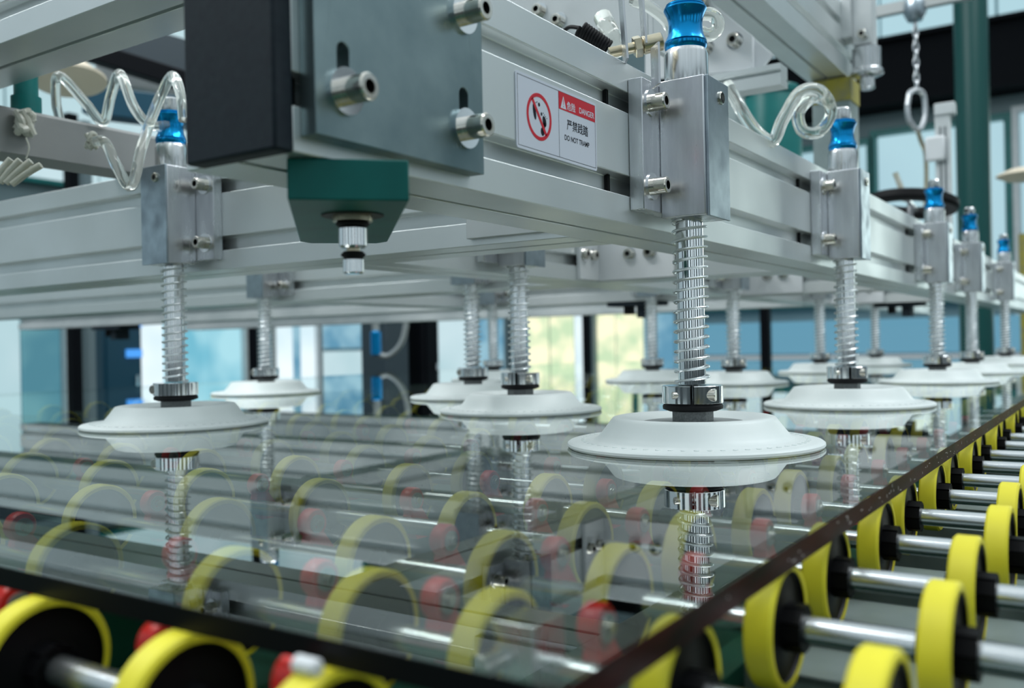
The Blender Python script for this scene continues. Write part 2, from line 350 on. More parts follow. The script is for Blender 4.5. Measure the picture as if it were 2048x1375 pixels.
# teal columns
def round_column(loc, r, h, mt, label, cat='column'):
    e_ = empty('round_column', loc, label, cat)
    obj('shaft', MB().cyl(r, 0.02, h, n=40), mt, e_)
    obj('flange', MB().cyl(r * 1.25, 0, 0.02, n=40), mt, e_)
    return e_
round_column((4.9955, 0.6169, -1.1), 0.076, 4.2, 'teal_column', 'tall dark green round column in the upper right')
e_ = empty('round_tank', (2.588, 0.827, .2132), 'teal green round tank behind the curled clear hose', 'tank')
obj('body', MB().lathe([(0, 0), (.074, 0), (.078, .01), (.078, .48), (.072, .494), (0, .50)], n=40), 'teal_paint', e_)
obj('lid_rim', MB().tubering(.076, .082, .47, .485), 'teal_paint', e_)
round_column((.5572, 1.010, .2632), .0124, .5, 'teal_paint', 'thin teal upright tube standing on the grey rail, left of the cream disc')
# overhead ducts in the top left
def bar(name, a, b, sy_, sz_, mt, label, cat):
    a = Vector(a); b = Vector(b); L_ = (b - a).length
    o = obj(name, MB().box(0, L_, -sy_, sy_, -sz_, sz_), mt, None, a, None, bevel=0.004)
    o.rotation_mode = 'QUATERNION'; o.rotation_quaternion = (b - a).to_track_quat('X', 'Z')
    return tag(o, label, cat)
bar('overhead_duct', (1.9218, 3.2458, 1.1948), (2.4478, 2.4568, 0.9011), 0.06, 0.075, 'slate', 'dark slate overhead beam crossing the upper left gap', 'beam')
bar('overhead_duct', (1.8367, 3.0130, 1.0544), (2.2650, 2.3706, 0.7977), 0.05, 0.03, 'hall_black', 'black strip just below the slate overhead beam', 'beam')
bar('overhead_rail', (2.1191, 3.3105, 1.0775), (2.5912, 2.6022, 0.8959), 0.05, 0.03, 'white_paint', 'white rail under the black strip in the upper left gap', 'rail')
bar('overhead_duct', (1.7471, 2.7872, 0.8096), (2.0873, 2.2767, 0.7248), 0.05, 0.045, 'deep_blue', 'deep blue bar lowest in the upper left gap', 'beam')
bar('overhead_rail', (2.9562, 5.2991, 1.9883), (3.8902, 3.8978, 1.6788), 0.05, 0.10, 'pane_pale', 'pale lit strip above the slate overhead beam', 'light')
# cream disc (a suction pad of the upper frame)
t_ = empty('suction_disc', (1.1413, 1.8932, 0.5891), 'cream conical suction disc hanging in the upper left gap', 'suction cup')
obj('pad', MB().lathe([(0, .012), (.03, .012), (.045, .03), (.06, .034), (.085, .008), (.095, .002), (.095, -.006), (.06, -.016), (0, -.02)]), 'cream', t_)
obj('stem', MB().cyl(.012, .012, .30), 'brass', t_)
t_.rotation_euler = (math.radians(-12), math.radians(4), 0); t_.scale = (.78, .78, .78)

# ------------------------------------------------------------ conveyor under the glass
ZG = -0.083; ZB = -0.091; R = 0.0255; ZA = ZB - R
tray = obj('conveyor_tray', MB().box(-0.3, 3.7, -0.6, 2.5, -0.26, -0.25), 'green_tray')
tag(tray, 'dark green sheet tray lying under the rollers', 'tray')
for k, y in enumerate((-0.03, 0.158, 0.56, 0.98, 1.6)):
    b = MB().box(-0.3, 3.6, y - .008, y + .008, -0.205, -0.148).box(-0.3, 3.6, y - .016, y + .008, -0.21, -0.205)
    tag(obj('frame_rail', b, 'green_tray'), 'green conveyor frame rail, %s, under the shafts' % ('just outside the glass edge', 'first inside the glass edge', 'under the second row of cups', 'under the third column of cups', 'farthest left')[k], 'rail')
cols = [-.125, -.065, -.003, .059, .122, .194, .258, .342, .470, .595, .72, .845, .97, 1.10, 1.24, 1.40, 1.60]
wheel_mb = MB().lathe([(0, -.004), (.012, -.004), (.013, -.0035), (.0215, -.0035), (.0222, -.0050), (.0222, .0050), (.0215, .0035), (.013, .0035), (.012, .004), (0, .004)], axis='y', n=40)
tire_mb = MB().lathe([(.0222, -.0056), (.0245, -.0056), (R, -.0045), (R, .0045), (.0245, .0056), (.0222, .0056), (.0222, -.0056)], axis='y', n=48)
hub_mb = MB()
for a in range(8):
    hub_mb.prism([(.0098 * math.cos(2 * PI * (a + q) / 8), .0098 * math.sin(2 * PI * (a + q) / 8)) for q in (.08, .92)] + [(.0056 * math.cos(2 * PI * (a + q) / 8), .0056 * math.sin(2 * PI * (a + q) / 8)) for q in (.92, .08)], -.0120, -.0034, 'y')
hub_mb.tubering(.0055, .0085, -.012, -.0034, axis='y', n=24)
hub_mb.tubering(.0055, .0085, .0034, .009, axis='y', n=24)
clampd = MB().lathe([(.0, -.004), (.0078, -.004), (.0085, -.003), (.0085, .003), (.0078, .004), (0, .004)], axis='y', n=24)
clampd.prism([(-.004, -.004), (.006, -.006), (.017, -.020), (.013, -.026), (.000, -.026), (-.006, -.012)], -.004, .003, 'y')
hubd = MB().tubering(.0025, .0052, -.0052, -.0038, axis='y', n=20)
boltd = MB().cyl(.0022, -.0068, -.0036, axis='y', n=6)
W = obj('wheel', wheel_mb, 'wheel_black'); T = obj('tire', tire_mb, 'yellow_rubber', W); H = obj('hub', hub_mb, 'wheel_black', W)
CL = obj('red_clamp', clampd, 'red_plastic'); CI = obj('insert', hubd, 'grey_insert', CL)
CI2 = obj('hex_screw', boltd, 'bolt_steel', CL)
sh_mb = MB().cyl(.0054, -.22, 1.75, axis='y', n=20)
sh_mesh = None
first = [True]
ORD = ['first','second','third','fourth','fifth','sixth','seventh','eighth','ninth','tenth','eleventh','twelfth','thirteenth','fourteenth','fifteenth','sixteenth','seventeenth','eighteenth','nineteenth','twentieth','twenty-first','twenty-second','twenty-third','twenty-fourth','twenty-fifth','twenty-sixth','twenty-seventh','twenty-eighth','twenty-ninth','thirtieth','thirty-first','thirty-second']
ordn = ['nearest to the lens, under the near glass edge', 'second from the near glass edge', 'third from the near glass edge', 'fourth from the near glass edge', 'fifth from the near glass edge', 'sixth from the near glass edge']
for n in range(32):
    x = 0.1905 if n == 0 else 0.2838 + 0.0906 * (n - 1)
    lab = 'steel shaft of black wheels with yellow tires, %s from the near glass edge' % ORD[n]
    r0 = empty('conveyor_roller', (x, 0, ZA), lab, 'roller', 'wheeled shafts of the glass conveyor')
    if sh_mesh is None:
        s_ = obj('shaft', sh_mb, 'shaft_steel', r0); sh_mesh = s_.data
    else:
        s_ = bpy.data.objects.new('shaft', sh_mesh); COL.objects.link(s_); s_.parent = r0
    for j, y in enumerate(cols):
        if n == 0 and y < 0.15: continue
        if n > 9 and y < -.01 : continue
        if n > 14 and y > 1.3: continue
        if first[0]: wv = W; first[0] = False; wv.parent = r0
        else: wv = copy_tree(W, r0)
        wv.location = (0, y + (0.004 if n % 2 else 0), 0); wv.rotation_euler = (0, random.uniform(0, 6), 0)
    for y in (.162, .234, .302, .40, .55, .78):
        if n > 11: break
        if n == 0 and y < .2: continue
        if n == 0: y -= .018
        c_ = CL if CL.parent is None else copy_tree(CL, r0)
        c_.parent = r0; c_.location = (.011, y, .0145)
# plates between the shafts
pl_mesh = None
for n in range(22):
    x = 0.2838 + 0.0906 * n + 0.045
    if pl_mesh is None:
        o = obj('cross_channel', MB().box(-.021, .021, -.2, .145, -.003, 0).box(-.021, -.019, -.2, .145, -.02, 0).box(.019, .021, -.2, .145, -.02, 0), 'plate_grey'); pl_mesh = o.data
    else:
        o = bpy.data.objects.new('cross_channel', pl_mesh); COL.objects.link(o)
    o.location = (x, 0, -.1445)
    tag(o, 'grey steel channel lying crosswise between the %s and %s wheeled shafts' % (ORD[n + 1], ORD[n + 2]), 'channel', 'cross channels under the shafts')
# bearing block under the glass
e_ = empty('bearing_block', (.281, .186, -.128), 'aluminium bearing block with a socket bolt, under the near corner of the glass', 'block')
obj('body', MB().box(-.011, .011, -.0125, .0125, -.02, .030), 'brushed', e_, bevel=.0008)
b_ = obj('bolt', MB().cyl(.0045, -.021, -.011, (0, .004, .016), 'x', 20, .0006), 'bolt_steel', e_)
obj('washer', MB().tubering(.003, .0062, -.0122, -.011, (0, .004, .016), 'x', 20), 'chrome', b_)
# small white capped sensor by the wheels
e_ = empty('white_nozzle', (0.1848, 0.1952, -0.0895), 'small white glossy cap on a red clamp between the front wheels', 'cap')
obj('cap', MB().cyl(.0026, -.005, .0042, axis='y', ch=.0008, n=20), 'off_white', e_)
obj('stem', MB().cyl(.0014, .004, .009, axis='y', n=12), 'red_plastic', e_)

# ------------------------------------------------------------ glass sheet
gl_ = empty('glass_sheet', (.191, .115, ZB), 'large clear glass sheet lying on the yellow wheels under the suction cups', 'glass')
gx, gy = 3.5, 1.9
top = MB().add([(0, 0, .008), (gx, 0, .008), (gx, gy, .008), (0, gy, .008)], [(0, 1, 2, 3)])
o = obj('pane', top, 'sheet_glass', gl_, fix=False)
eb = MB().box(0, gx, -.0006, 0, -.0013, .0079)
o = obj('long_edge', eb, 'edge_red', gl_)
o['label'] = 'dark red scuffed ground edge'
obj('front_edge', MB().box(-.0006, 0, -.0006, gy, 0, .0079), 'edge_black', gl_)['label'] = 'black front edge'
obj('far_edge', MB().box(gx, gx + .0006, 0, gy, 0, .0079).box(0, gx, gy, gy + .0006, 0, .0079), 'edge_black', gl_)
sc = MB()
for k in range(70):
    a = .10 + 1.3 * random.random() ** 1.3; l = random.uniform(.0006, .0035); z_ = random.uniform(.0004, .0055)
    if random.random() < .3: sc.box(a, a + .0005, -.0009, -.0005, z_, z_ + random.uniform(.001, .0024))
    else: sc.box(a, a + l, -.0009, -.0005, z_, z_ + .0004)
sc = obj('scuff_marks', sc, 'scratch_white', gl_); sc['kind'] = 'stuff'

# ------------------------------------------------------------ aluminium profile beams
def profile(w_, h_, side=(), topg=True, botg=True, gd=.011, gw=.0155, bw=.005):
    """section polygon, u across 0..w, v up 0..h; grooves on both sides at the heights in side"""
    P = [(0, 0)]
    if botg: P += [(w_ / 2 - bw / 2, 0), (w_ / 2 - bw / 2, .006), (w_ / 2 + bw / 2, .006), (w_ / 2 + bw / 2, 0)]
    P += [(w_, 0)]
    lip = .002
    for v in side:
        P += [(w_, v - gw / 2), (w_ - lip, v - gw / 2), (w_ - lip, v - gw / 2 - .002), (w_ - gd, v - gw / 2 + .001), (w_ - gd, v + gw / 2 - .001), (w_ - lip, v + gw / 2 + .002), (w_ - lip, v + gw / 2), (w_, v + gw / 2)]
    P += [(w_, h_)]
    if topg: P += [(w_ / 2 + .008, h_), (w_ / 2 + .008, h_ - .01), (w_ / 2 - .008, h_ - .01), (w_ / 2 - .008, h_)]
    P += [(0, h_)]
    for v in reversed(side):
        P += [(0, v + gw / 2), (lip, v + gw / 2), (lip, v + gw / 2 + .002), (gd, v + gw / 2 - .001), (gd, v - gw / 2 + .001), (lip, v - gw / 2 - .002), (lip, v - gw / 2), (0, v - gw / 2)]
    return P
BH = .123; SG = (.029, .0927)
def beam_x(name, x0, x1, y0, z0, w_, h_, side, label, mt='anodised', bw=.005):
    o = obj(name, MB().prism(profile(w_, h_, side, bw=bw), 0, x1 - x0, 'x'), mt, None, (x0, y0, z0), bevel=.0006)
    return tag(o, label, 'beam')
def beam_y(name, x0, y0, y1, z0, w_, h_, side, label, mt='anodised', bw=.005):
    o = obj(name, MB().prism(profile(w_, h_, side, bw=bw), 0, y1 - y0, 'y'), mt, None, (x0, y0, z0), bevel=.0006)
    return tag(o, label, 'beam')
Z0 = .0899
YB = .3156
front = empty('front_beam', (.297, YB, Z0), 'long aluminium profile beam in front, carrying the warning sign and running off to the right', 'beam')
obj('profile', MB().prism(profile(.076, BH, SG), 0, 4.2, 'x'), 'anodised', front, bevel=.0006)
cp = obj('end_cap', MB().box(-.0117, -.0002, -.001, .0615, -.0008, BH + .003), 'black_plastic', front, bevel=.0015)
cp['label'] = 'black plastic end cap'
# T-nuts in the grooves of the front beam
for xx in (.6190, .7665, 1.105, 1.255, 1.75, 1.895, 2.20, 2.34, .300):
    for v in SG:
        obj('groove_nut', MB().box(xx - .297, xx - .297 + (.0035 if xx > .4 else .006), .0078, .0108, v - .0075, v + .0075), 'black_rubber', front)
CX = (.680, 1.217, 1.83, 2.55)
names = ('nearest cross beam, running left behind the nearest left cup', 'second cross beam, behind the second row of cups', 'third cross beam, in the haze behind', 'farthest cross beam')
for k, x in enumerate(CX):
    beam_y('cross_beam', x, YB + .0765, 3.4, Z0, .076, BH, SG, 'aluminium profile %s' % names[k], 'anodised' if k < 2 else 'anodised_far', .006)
segs = [(.7565, 1.2165), (1.2935, 1.8295), (1.9065, 2.5495), (2.627, 4.2)]
for k, (a, b) in enumerate(segs):
    beam_x('inner_beam', a, b, .656, Z0, .076, BH, SG, 'aluminium inner beam %s' % ('between the nearest and second cross beams', 'between the second and third cross beams', 'between the third and fourth cross beams', 'beyond the farthest cross beam')[k])
beam_x('inner_beam', 1.2935, 1.8295, 1.30, Z0, .076, BH, SG, 'aluminium inner beam further left between the second and third cross beams')

# ------------------------------------------------------------ socket head bolt
def socket_bolt(parent, c, axis, sgn, r=.0062, L_=.011, washer=.0095, wt=.0016, name='bolt'):
    """head of length L_ standing out along sgn*axis from the seat point c"""
    def rng(a, b):
        return (a, b) if a < b else (b, a)
    hx = []
    mb = MB()
    # head with a hexagonal socket
    n = 24; f_h = sgn * (wt + L_); b_h = sgn * wt
    hexr = r * .52
    rings = [(0, b_h), (r, b_h), (r, f_h - sgn * .0008), (r - .0008, f_h)]
    mb.lathe(rings, c, axis, n)
    mb.lathe([(r - .0008, f_h), (hexr, f_h)], c, axis, n)
    mb.lathe([(hexr, f_h), (hexr, f_h - sgn * L_ * .5), (0, f_h - sgn * L_ * .5)], c, axis, 6) if False else mb.lathe([(hexr, f_h), (hexr, f_h - sgn * L_ * .55), (0, f_h - sgn * L_ * .55)], c, axis, n)
    o = obj(name, mb, 'bolt_steel', parent)
    s1 = MB().lathe([(hexr * .92, f_h - sgn * .0006), (hexr * .92, f_h - sgn * L_ * .5), (0, f_h - sgn * L_ * .5)], c, axis, 6)
    obj('hex_socket', s1, 'socket_dark', o)
    a, b = rng(0, b_h)
    obj('washer', MB().tubering(r * .7, washer, a, b, c, axis, 28), 'chrome', o)
    return o

# ------------------------------------------------------------ suction units
def coil(r, wire, z0, z1, turns, n=14, seg=20):
    pts = []
    N = int(turns * seg)
    for i in range(N + 1):
        a = 2 * PI * i / seg
        tt = i / N
        z = z0 + (z1 - z0) * tt
        pts.append((r * math.cos(a), r * math.sin(a), z))
    return MB().tube(pts, wire, 8)
def suction_unit(loc, rz, label, group, aged=False):
    t = empty('suction_unit', (loc[0], loc[1], 0), label, 'suction unit', group, rz)
    q = .0234
    obj('mount_plate', MB().box(-.054, .0535, .0134, .0251, .1005, .2008), 'brushed', t, bevel=.0006)
    blk = obj('guide_block', MB().box(-q, q, -q, .0134, .0965, .2035), 'brushed', t, bevel=.0009)
    fc = obj('front_plate', MB().box(-q + .003, q, -q - .0022, -q, .0958, .2035), 'brushed_dark', t, bevel=.0003)  # dim reflection on this side is painted in with the darker metal
    for z in (.1195, .1838):
        for sx_ in (-.0385, .0385):
            socket_bolt(t, (sx_, .0134, z), 'y', -1, .0066, .0120, .0104, .0012)
    ss = obj('set_screw', MB().lathe([(.0052, -q - .0022), (.0052, -q - .0036), (.0044, -q - .0042), (.0028, -q - .0042), (.0028, -q - .0024), (0, -q - .0024)], (.006, 0, .1905), 'y', 20), 'bolt_steel', t)
    obj('hex_socket', MB().cyl(.0026, -q - .0043, -q - .0026, (.006, 0, .1905), 'y', 6), 'socket_dark', ss)
    obj('sleeve', MB().lathe([(0, .2035), (.0174, .2035), (.0174, .2270), (.0166, .2290), (.0160, .2308), (0, .2308)], n=40), 'turned', t)
    obj('blue_knob', MB().lathe([(0, .2308), (.0150, .2308), (.0162, .2325), (.0168, .2345), (.0168, .2362), (.0160, .2372), (.0166, .2378), (.0160, .2392), (.0143, .2430), (.0136, .2470), (.0133, .2510), (.0137, .2550), (.0149, .2590), (.0164, .2620), (.0170, .2632), (.0168, .2645), (.0150, .2648), (.0156, .2658), (.0154, .2672), (.0120, .2684), (0, .2684)], n=44), 'blue_anodised', t)
    obj('top_cap', MB().lathe([(0, .2684), (.0100, .2684), (.0105, .2700), (.0105, .2810), (.0090, .2830), (0, .2830)], n=28), 'turned', t)
    rod = obj('rod', MB().lathe([(0, -.0340), (.0108, -.0340), (.0108, .0966), (0, .0966)], n=40), 'chrome', t)
    obj('spring', coil(.0132, .00100, -.0345, .0962, 16.5), 'spring_wire', t)
    # split clamp collar
    cb = MB()
    n = 40; a0 = math.radians(-158); gap = math.radians(7)
    prof = [(.0112, -.0490), (.0236, -.0490), (.0240, -.0486), (.0240, -.0354), (.0236, -.0350), (.0112, -.0350)]
    vs = []; fs = []
    for k in range(n + 1):
        a = a0 + gap / 2 + (2 * PI - gap) * k / n
        for r, z in prof: vs.append((r * math.cos(a), r * math.sin(a), z))
    m_ = len(prof)
    for k in range(n):
        for j in range(m_):
            fs.append((k * m_ + j, k * m_ + (j + 1) % m_, (k + 1) * m_ + (j + 1) % m_, (k + 1) * m_ + j))
    fs.append(tuple(range(m_))); fs.append(tuple(n * m_ + j for j in range(m_ - 1, -1, -1)))
    cb.add(vs, fs)
    co = obj('clamp_collar', cb, 'chrome', t)
    for aa, rr in ((-118, .0050), (-190, .0030)):
        a = math.radians(aa)
        s_ = obj('clamp_screw', MB().cyl(rr, -.004, .004, ch=.0006, n=16), 'bolt_steel', co)
        s_.location = (.0222 * math.cos(a), .0222 * math.sin(a), -.042)
        s_.rotation_euler = (PI / 2, 0, a + PI / 2 + PI / 2 * 0 + math.radians(90 if rr > .004 else 0) * 0)
        s_.rotation_euler = (0, PI / 2, a + math.radians(38 if rr > .004 else -38))
    obj('rubber_washer', MB().lathe([(0, -.0490), (.0225, -.0494), (.0238, -.0512), (.0236, -.0535), (.0190, -.0552), (0, -.0552)], n=36), 'black_rubber', t)
    obj('hex_nut', MB().cyl(.0162, -.0645, -.0545, n=6), 'nut_grey', t)
    tip = -.0830
    cup = MB().lathe([(0, -.0640), (.040, -.0638), (.046, -.0618), (.056, -.0596), (.0612, -.0594), (.0634, -.0600), (.0650, -.0618),
                      (.0690, -.0672), (.0730, -.0722), (.0765, -.0758), (.0800, -.0768), (.0960, -.0776), (.0985, -.0782), (.1000, -.0794), (.1002, -.0812), (.0992, tip + .0003), (.0900, tip), (.0600, tip + .0006), (0, tip + .001)], n=72)
    cu = obj('suction_cup', cup, 'silicone_aged' if aged else 'silicone', t)
    obj('cup_plate', MB().lathe([(0, -.0655), (.0395, -.0655), (.0395, -.0636), (0, -.0636)], n=40), 'grey_insert', t)
    nb = MB()
    for k in range(60):
        a = 2 * PI * k / 60
        nb.cyl(.0020, -.0775, -.0768, (.0875 * math.cos(a), .0875 * math.sin(a), 0), 'z', 8)
    nbo = obj('rim_nubs', nb, 'silicone_aged' if aged else 'silicone', cu)
    nbo['kind'] = 'stuff'
    return t
U0 = suction_unit((.6935, .2903), 0, 'nearest suction unit, sharp in focus, with its blue knob right of the warning sign', None)
def unit(x, y, rz, label, aged=False):
    u = copy_tree(U0); u.location = (x, y, 0); u.rotation_euler = (0, 0, rz); u['label'] = label
    if aged:
        for c in u.children:
            if c.name.startswith('suction_cup'):
                pass
    return u
L90 = -PI / 2
unit(.655, .8904, L90, 'white-cupped suction unit at the left, on the nearest cross beam beside the black end cap')
unit(1.1787, .2903, 0, 'second suction unit on the front beam, under the curled clear hose')
unit(1.8232, .2903, 0, 'third suction unit on the front beam, below the black ring')
unit(2.2708, .2903, 0, 'fourth suction unit on the front beam, before the dark green column')
unit(2.9355, .2903, 0, 'fifth suction unit on the front beam, close to the right picture edge')
unit(.9634, .6308, 0, 'suction unit on the inner beam, its cup in front centre of the picture')
unit(1.7109, .6308, 0, 'blurred suction unit on the inner beam right behind the nearest spring rod')
unit(2.3076, .6308, 0, 'faint suction unit on the inner beam just left of the second front unit')
unit(2.9, .6308, 0, 'faintest suction unit on the inner beam, right of the second front spring rod')
unit(1.192, .8698, L90, 'suction unit on the second cross beam, its cup half behind the central cup')
unit(1.192, 1.3506, L90, 'small blurred suction unit on the second cross beam, left of centre')
unit(1.805, 1.2564, L90, 'far suction unit on the third cross beam, just left of the central spring rod')
unit(1.805, .845, L90, 'far suction unit on the third cross beam, left of the nearest spring rod')
U0['group'] = 'spring suction units'
for o in COL.objects:
    if o.parent is None and o.name.startswith('suction_unit'): o['group'] = 'spring suction units'

# ------------------------------------------------------------ corner plate, bolts, green bracket
cpn = empty('corner_plate', (.3017, YB, .0975), 'grey zinc steel corner plate with slots and long socket bolts on the front beam', 'plate')
def slotted_plate(w_, h_, th, slots, n=12):
    bm = bmesh.new()
    def loop(pts): 
        vs = [bm.verts.new((p[0], 0, p[1])) for p in pts]
        return [bm.edges.new((vs[i], vs[(i + 1) % len(vs)])) for i in range(len(vs))]
    es = loop([(0, 0), (w_, 0), (w_, h_), (0, h_)])
    for (cx, z0, z1, r) in slots:
        pts = [(cx + r * math.cos(a), z0 + r * math.sin(a)) for a in [PI + PI * k / n for k in range(n + 1)]] + [(cx + r * math.cos(a), z1 + r * math.sin(a)) for a in [PI * k / n for k in range(n + 1)]]
        es += loop(pts)
    bmesh.ops.triangle_fill(bm, edges=es, use_beauty=True, normal=(0, -1, 0))
    bmesh.ops.recalc_face_normals(bm, faces=bm.faces)
    r = bmesh.ops.extrude_face_region(bm, geom=list(bm.faces))
    bmesh.ops.translate(bm, vec=(0, -th, 0), verts=[v for v in r['geom'] if isinstance(v, bmesh.types.BMVert)])
    bmesh.ops.recalc_face_normals(bm, faces=bm.faces)
    mb = MB(); bm.verts.index_update()
    mb.v = [tuple(v.co) for v in bm.verts]; mb.f = [tuple(v.index for v in f.verts) for f in bm.faces]; bm.free()
    return mb
sl = [(.0185, .0225, .0420, .0042), (.1135, .0225, .0415, .0042), (.1135, .086, .105, .0042), (.0185, .086, .105, .0042)]
obj('plate', slotted_plate(.1318, .150, .0100, sl), 'zinc', cpn, bevel=.0004)
for cx in (.0190, .1138):
    for z in (.0230, .0868):
        socket_bolt(cpn, (cx, -.0100, z), 'y', -1, .0066, .0140, .0112, .0022)
grn = obj('corner_bracket', MB().prism([(-.0285, 0), (.0285, 0), (.0285, .175), (.022, .185), (-.022, .185), (-.0285, .175)], .0700, .0896), 'teal_dark', None, (.3237, .3069, 0), (0, 0, math.radians(-45.3)), bevel=.0008)
tag(grn, 'dark green steel bracket bolted diagonally under the corner of the front beam', 'bracket')
sn = empty('hanging_bolt', (.3615, .3405, .0700), 'short chrome spacer bolt with a brown rubber ring hanging under the green bracket', 'bolt')
obj('slot_cover', MB().cyl(.0165, -.0006, 0, n=28), 'socket_dark', sn)
obj('rust_washer', MB().tubering(.003, .0105, -.0035, -.0006), 'brass', sn)
obj('rubber_ring', MB().cyl(.0090, -.0060, -.0035, ch=.001), 'black_rubber', sn)
obj('spacer', MB().cyl(.0075, -.0175, -.0060, ch=.0012), 'chrome', sn)
obj('ring', MB().cyl(.0066, -.0228, -.0192, ch=.0016), 'black_rubber', sn)
obj('neck', MB().cyl(.0035, -.0195, -.0175), 'brass', sn)
obj('tip', MB().cyl(.0056, -.0310, -.0228, ch=.0008), 'chrome', sn)

# white joint plates where beams meet
def joint_plate(name, p0, p1, axis, bolts, label, mt='white_paint'):
    """thin plate; axis 'x' faces -X, 'y' faces -Y ; p0/p1 corner (u,z) ; origin at first corner"""
    return None
jp = empty('joint_plate', (.680, .4, .093), 'blank pale plate on the nearest cross beam, next to the front beam', 'plate')
obj('plate', MB().box(-.006, -.0002, -.004, .0965, .003, .115), 'white_paint', jp, bevel=.0006)
jp = empty('joint_plate', (1.217, .656, .0), 'pale four-bolt corner plate where inner and second cross beams meet', 'plate')
obj('plate', MB().box(-.006, -.0003, -.125, -.0002, .0915, .175), 'off_white', jp, bevel=.0006)
obj('side_wing', MB().box(-.062, -.0062, -.006, -.0002, .0915, .175), 'off_white', jp, bevel=.0006)
for y_ in (-.056, -.088): socket_bolt(jp, (-.006, y_, .128), 'x', -1, .0075, .006, .0105, .0012)
for x_ in (-.050, -.024): socket_bolt(jp, (x_, -.006, .128), 'y', -1, .0075, .006, .0105, .0012)
jp2 = copy_tree(jp); jp2.location = (1.83, .656, 0); jp2['label'] = 'pale four-bolt corner plate on the third cross beam, left of the second front unit'
jp3 = copy_tree(jp); jp3.location = (2.55, .656, 0); jp3['label'] = 'pale blurred bolted plate on the farthest cross beam, right of the second front unit'
# black brackets hanging from cross beams
def black_bracket(x, y, label, s=1.0):
    e_ = empty('sensor_bracket', (x, y, Z0), label, 'bracket')
    obj('plate', MB().box(-.03 * s, .03 * s, -.06 * s, .06 * s, -.010 * s, 0), 'black_plastic', e_)
    obj('body', MB().box(-.02 * s, .02 * s, -.03 * s, -.008 * s, -.036 * s, -.010 * s), 'black_plastic', e_)
    obj('plug', MB().box(-.012 * s, .012 * s, .012 * s, .028 * s, -.028 * s, -.010 * s), 'black_rubber', e_)
black_bracket(1.862, .905, 'black sensor bracket under the third cross beam, beside the nearest spring rod')
black_bracket(1.87, 2.86, 'wide black sensor bracket hanging under the far beam at the left', 1.3)
black_bracket(2.59, .50, 'black wedge bracket under the beam, right of the second front spring rod')

# ------------------------------------------------------------ warning sign
sg = empty('warning_sign', (.4822, YB - .0003, .1228), 'white and red warning sign with crossed-out footprints stuck on the front beam', 'sign')
def rounded(w_, h_, r, n=5):
    P = []
    for cx, cz, a0 in ((w_ - r, r, -90), (w_ - r, h_ - r, 0), (r, h_ - r, 90), (r, r, 180)):
        for k in range(n + 1):
            a = math.radians(a0 + 90 * k / n); P.append((cx + r * math.cos(a), cz + r * math.sin(a)))
    return P
SW, SH = .1046, .0482
obj('sticker', MB().prism(rounded(SW, SH, .002), -.0004, .0002, 'y'), 'sign_white', sg)
ln = MB(); y0, y1 = -.00048, -.0004; a = .0018; lw = .00028
ln.box(a, SW - a, y0, y1, a, a + lw).box(a, SW - a, y0, y1, SH - a - lw, SH - a).box(a, a + lw, y0, y1, a, SH - a).box(SW - a - lw, SW - a, y0, y1, a, SH - a).box(.0519, .0519 + lw, y0, y1, a, SH - a)
obj('border_lines', ln, 'sign_black', sg)
obj('red_header', MB().box(.0522, SW - a - lw, -.00052, -.0004, SH - .0138, SH - a - lw), 'sign_red', sg)
rg = MB().tubering(.0128, .0152, -.00056, -.0004, (.0272, 0, .0238), 'y', 56)
c45 = math.cos(math.radians(-52)); s45 = math.sin(math.radians(-52))
P4 = [(-.0135, -.0012), (.0135, -.0012), (.0135, .0012), (-.0135, .0012)]
rg.prism([(.0272 + u * c45 - v * s45, .0238 + u * s45 + v * c45) for u, v in P4], -.00056, -.0004, 'y')
obj('prohibition_ring', rg, 'sign_red', sg)
fp = MB()
def blob(cx, cz, a_, b_, ang, n=18):
    ca, sa = math.cos(ang), math.sin(ang)
    fp.prism([(cx + a_ * math.cos(2 * PI * k / n) * ca - b_ * math.sin(2 * PI * k / n) * sa, cz + a_ * math.cos(2 * PI * k / n) * sa + b_ * math.sin(2 * PI * k / n) * ca) for k in range(n)], -.00050, -.0004, 'y')
blob(.0215, .0262, .0017, .0052, math.radians(14)); blob(.0272, .0318, .0012, .0013, 0)
blob(.0335, .0220, .0022, .0036, math.radians(20)); blob(.0310, .0150, .0022, .0028, 0); blob(.0325, .0180, .0016, .0035, math.radians(-10)); blob(.0300, .0262, .0010, .0012, 0)
for k in range(4): blob(.0322 + k * .0014, .0272 - k * .0009, .0004, .0004, 0)
for k in range(3): blob(.0222 + k * .0013, .0318 + k * .0006, .0004, .0004, 0)
obj('footprints', fp, 'sign_black', sg)
tri = MB().prism([(.0545, SH - .0128), (.0620, SH - .0128), (.0583, SH - .0043)], -.00056, -.00050, 'y'); obj('warning_triangle', tri, 'sign_white', sg)
ex = MB().box(.0580, .0586, -.0006, -.00056, SH - .0102, SH - .0065).box(.0580, .0586, -.0006, -.00056, SH - .0118, SH - .0110); obj('exclamation_mark', ex, 'sign_red', sg)
def text(name, body, size, u, v, mt, dy, wide=1.0):
    c = bpy.data.curves.new(name, 'FONT'); c.body = body; c.size = size; c.extrude = 0.00003; c.offset = 0.00008; c.align_x = 'LEFT'
    o = bpy.data.objects.new(name, c); COL.objects.link(o)
    dg = bpy.context.evaluated_depsgraph_get(); me = bpy.data.meshes.new_from_object(o.evaluated_get(dg))
    bpy.data.objects.remove(o)
    me.materials.clear(); me.materials.append(M[mt])
    for v_ in me.vertices: v_.co.x *= wide
    q = bpy.data.objects.new(name, me); COL.objects.link(q); q.parent = sg; q.location = (u, dy, v); q.rotation_euler = (PI / 2, 0, 0)
    return q
text('chinese_header_text', '危险', .0062, .0628, SH - .0120, 'sign_white', -.00058, .95)
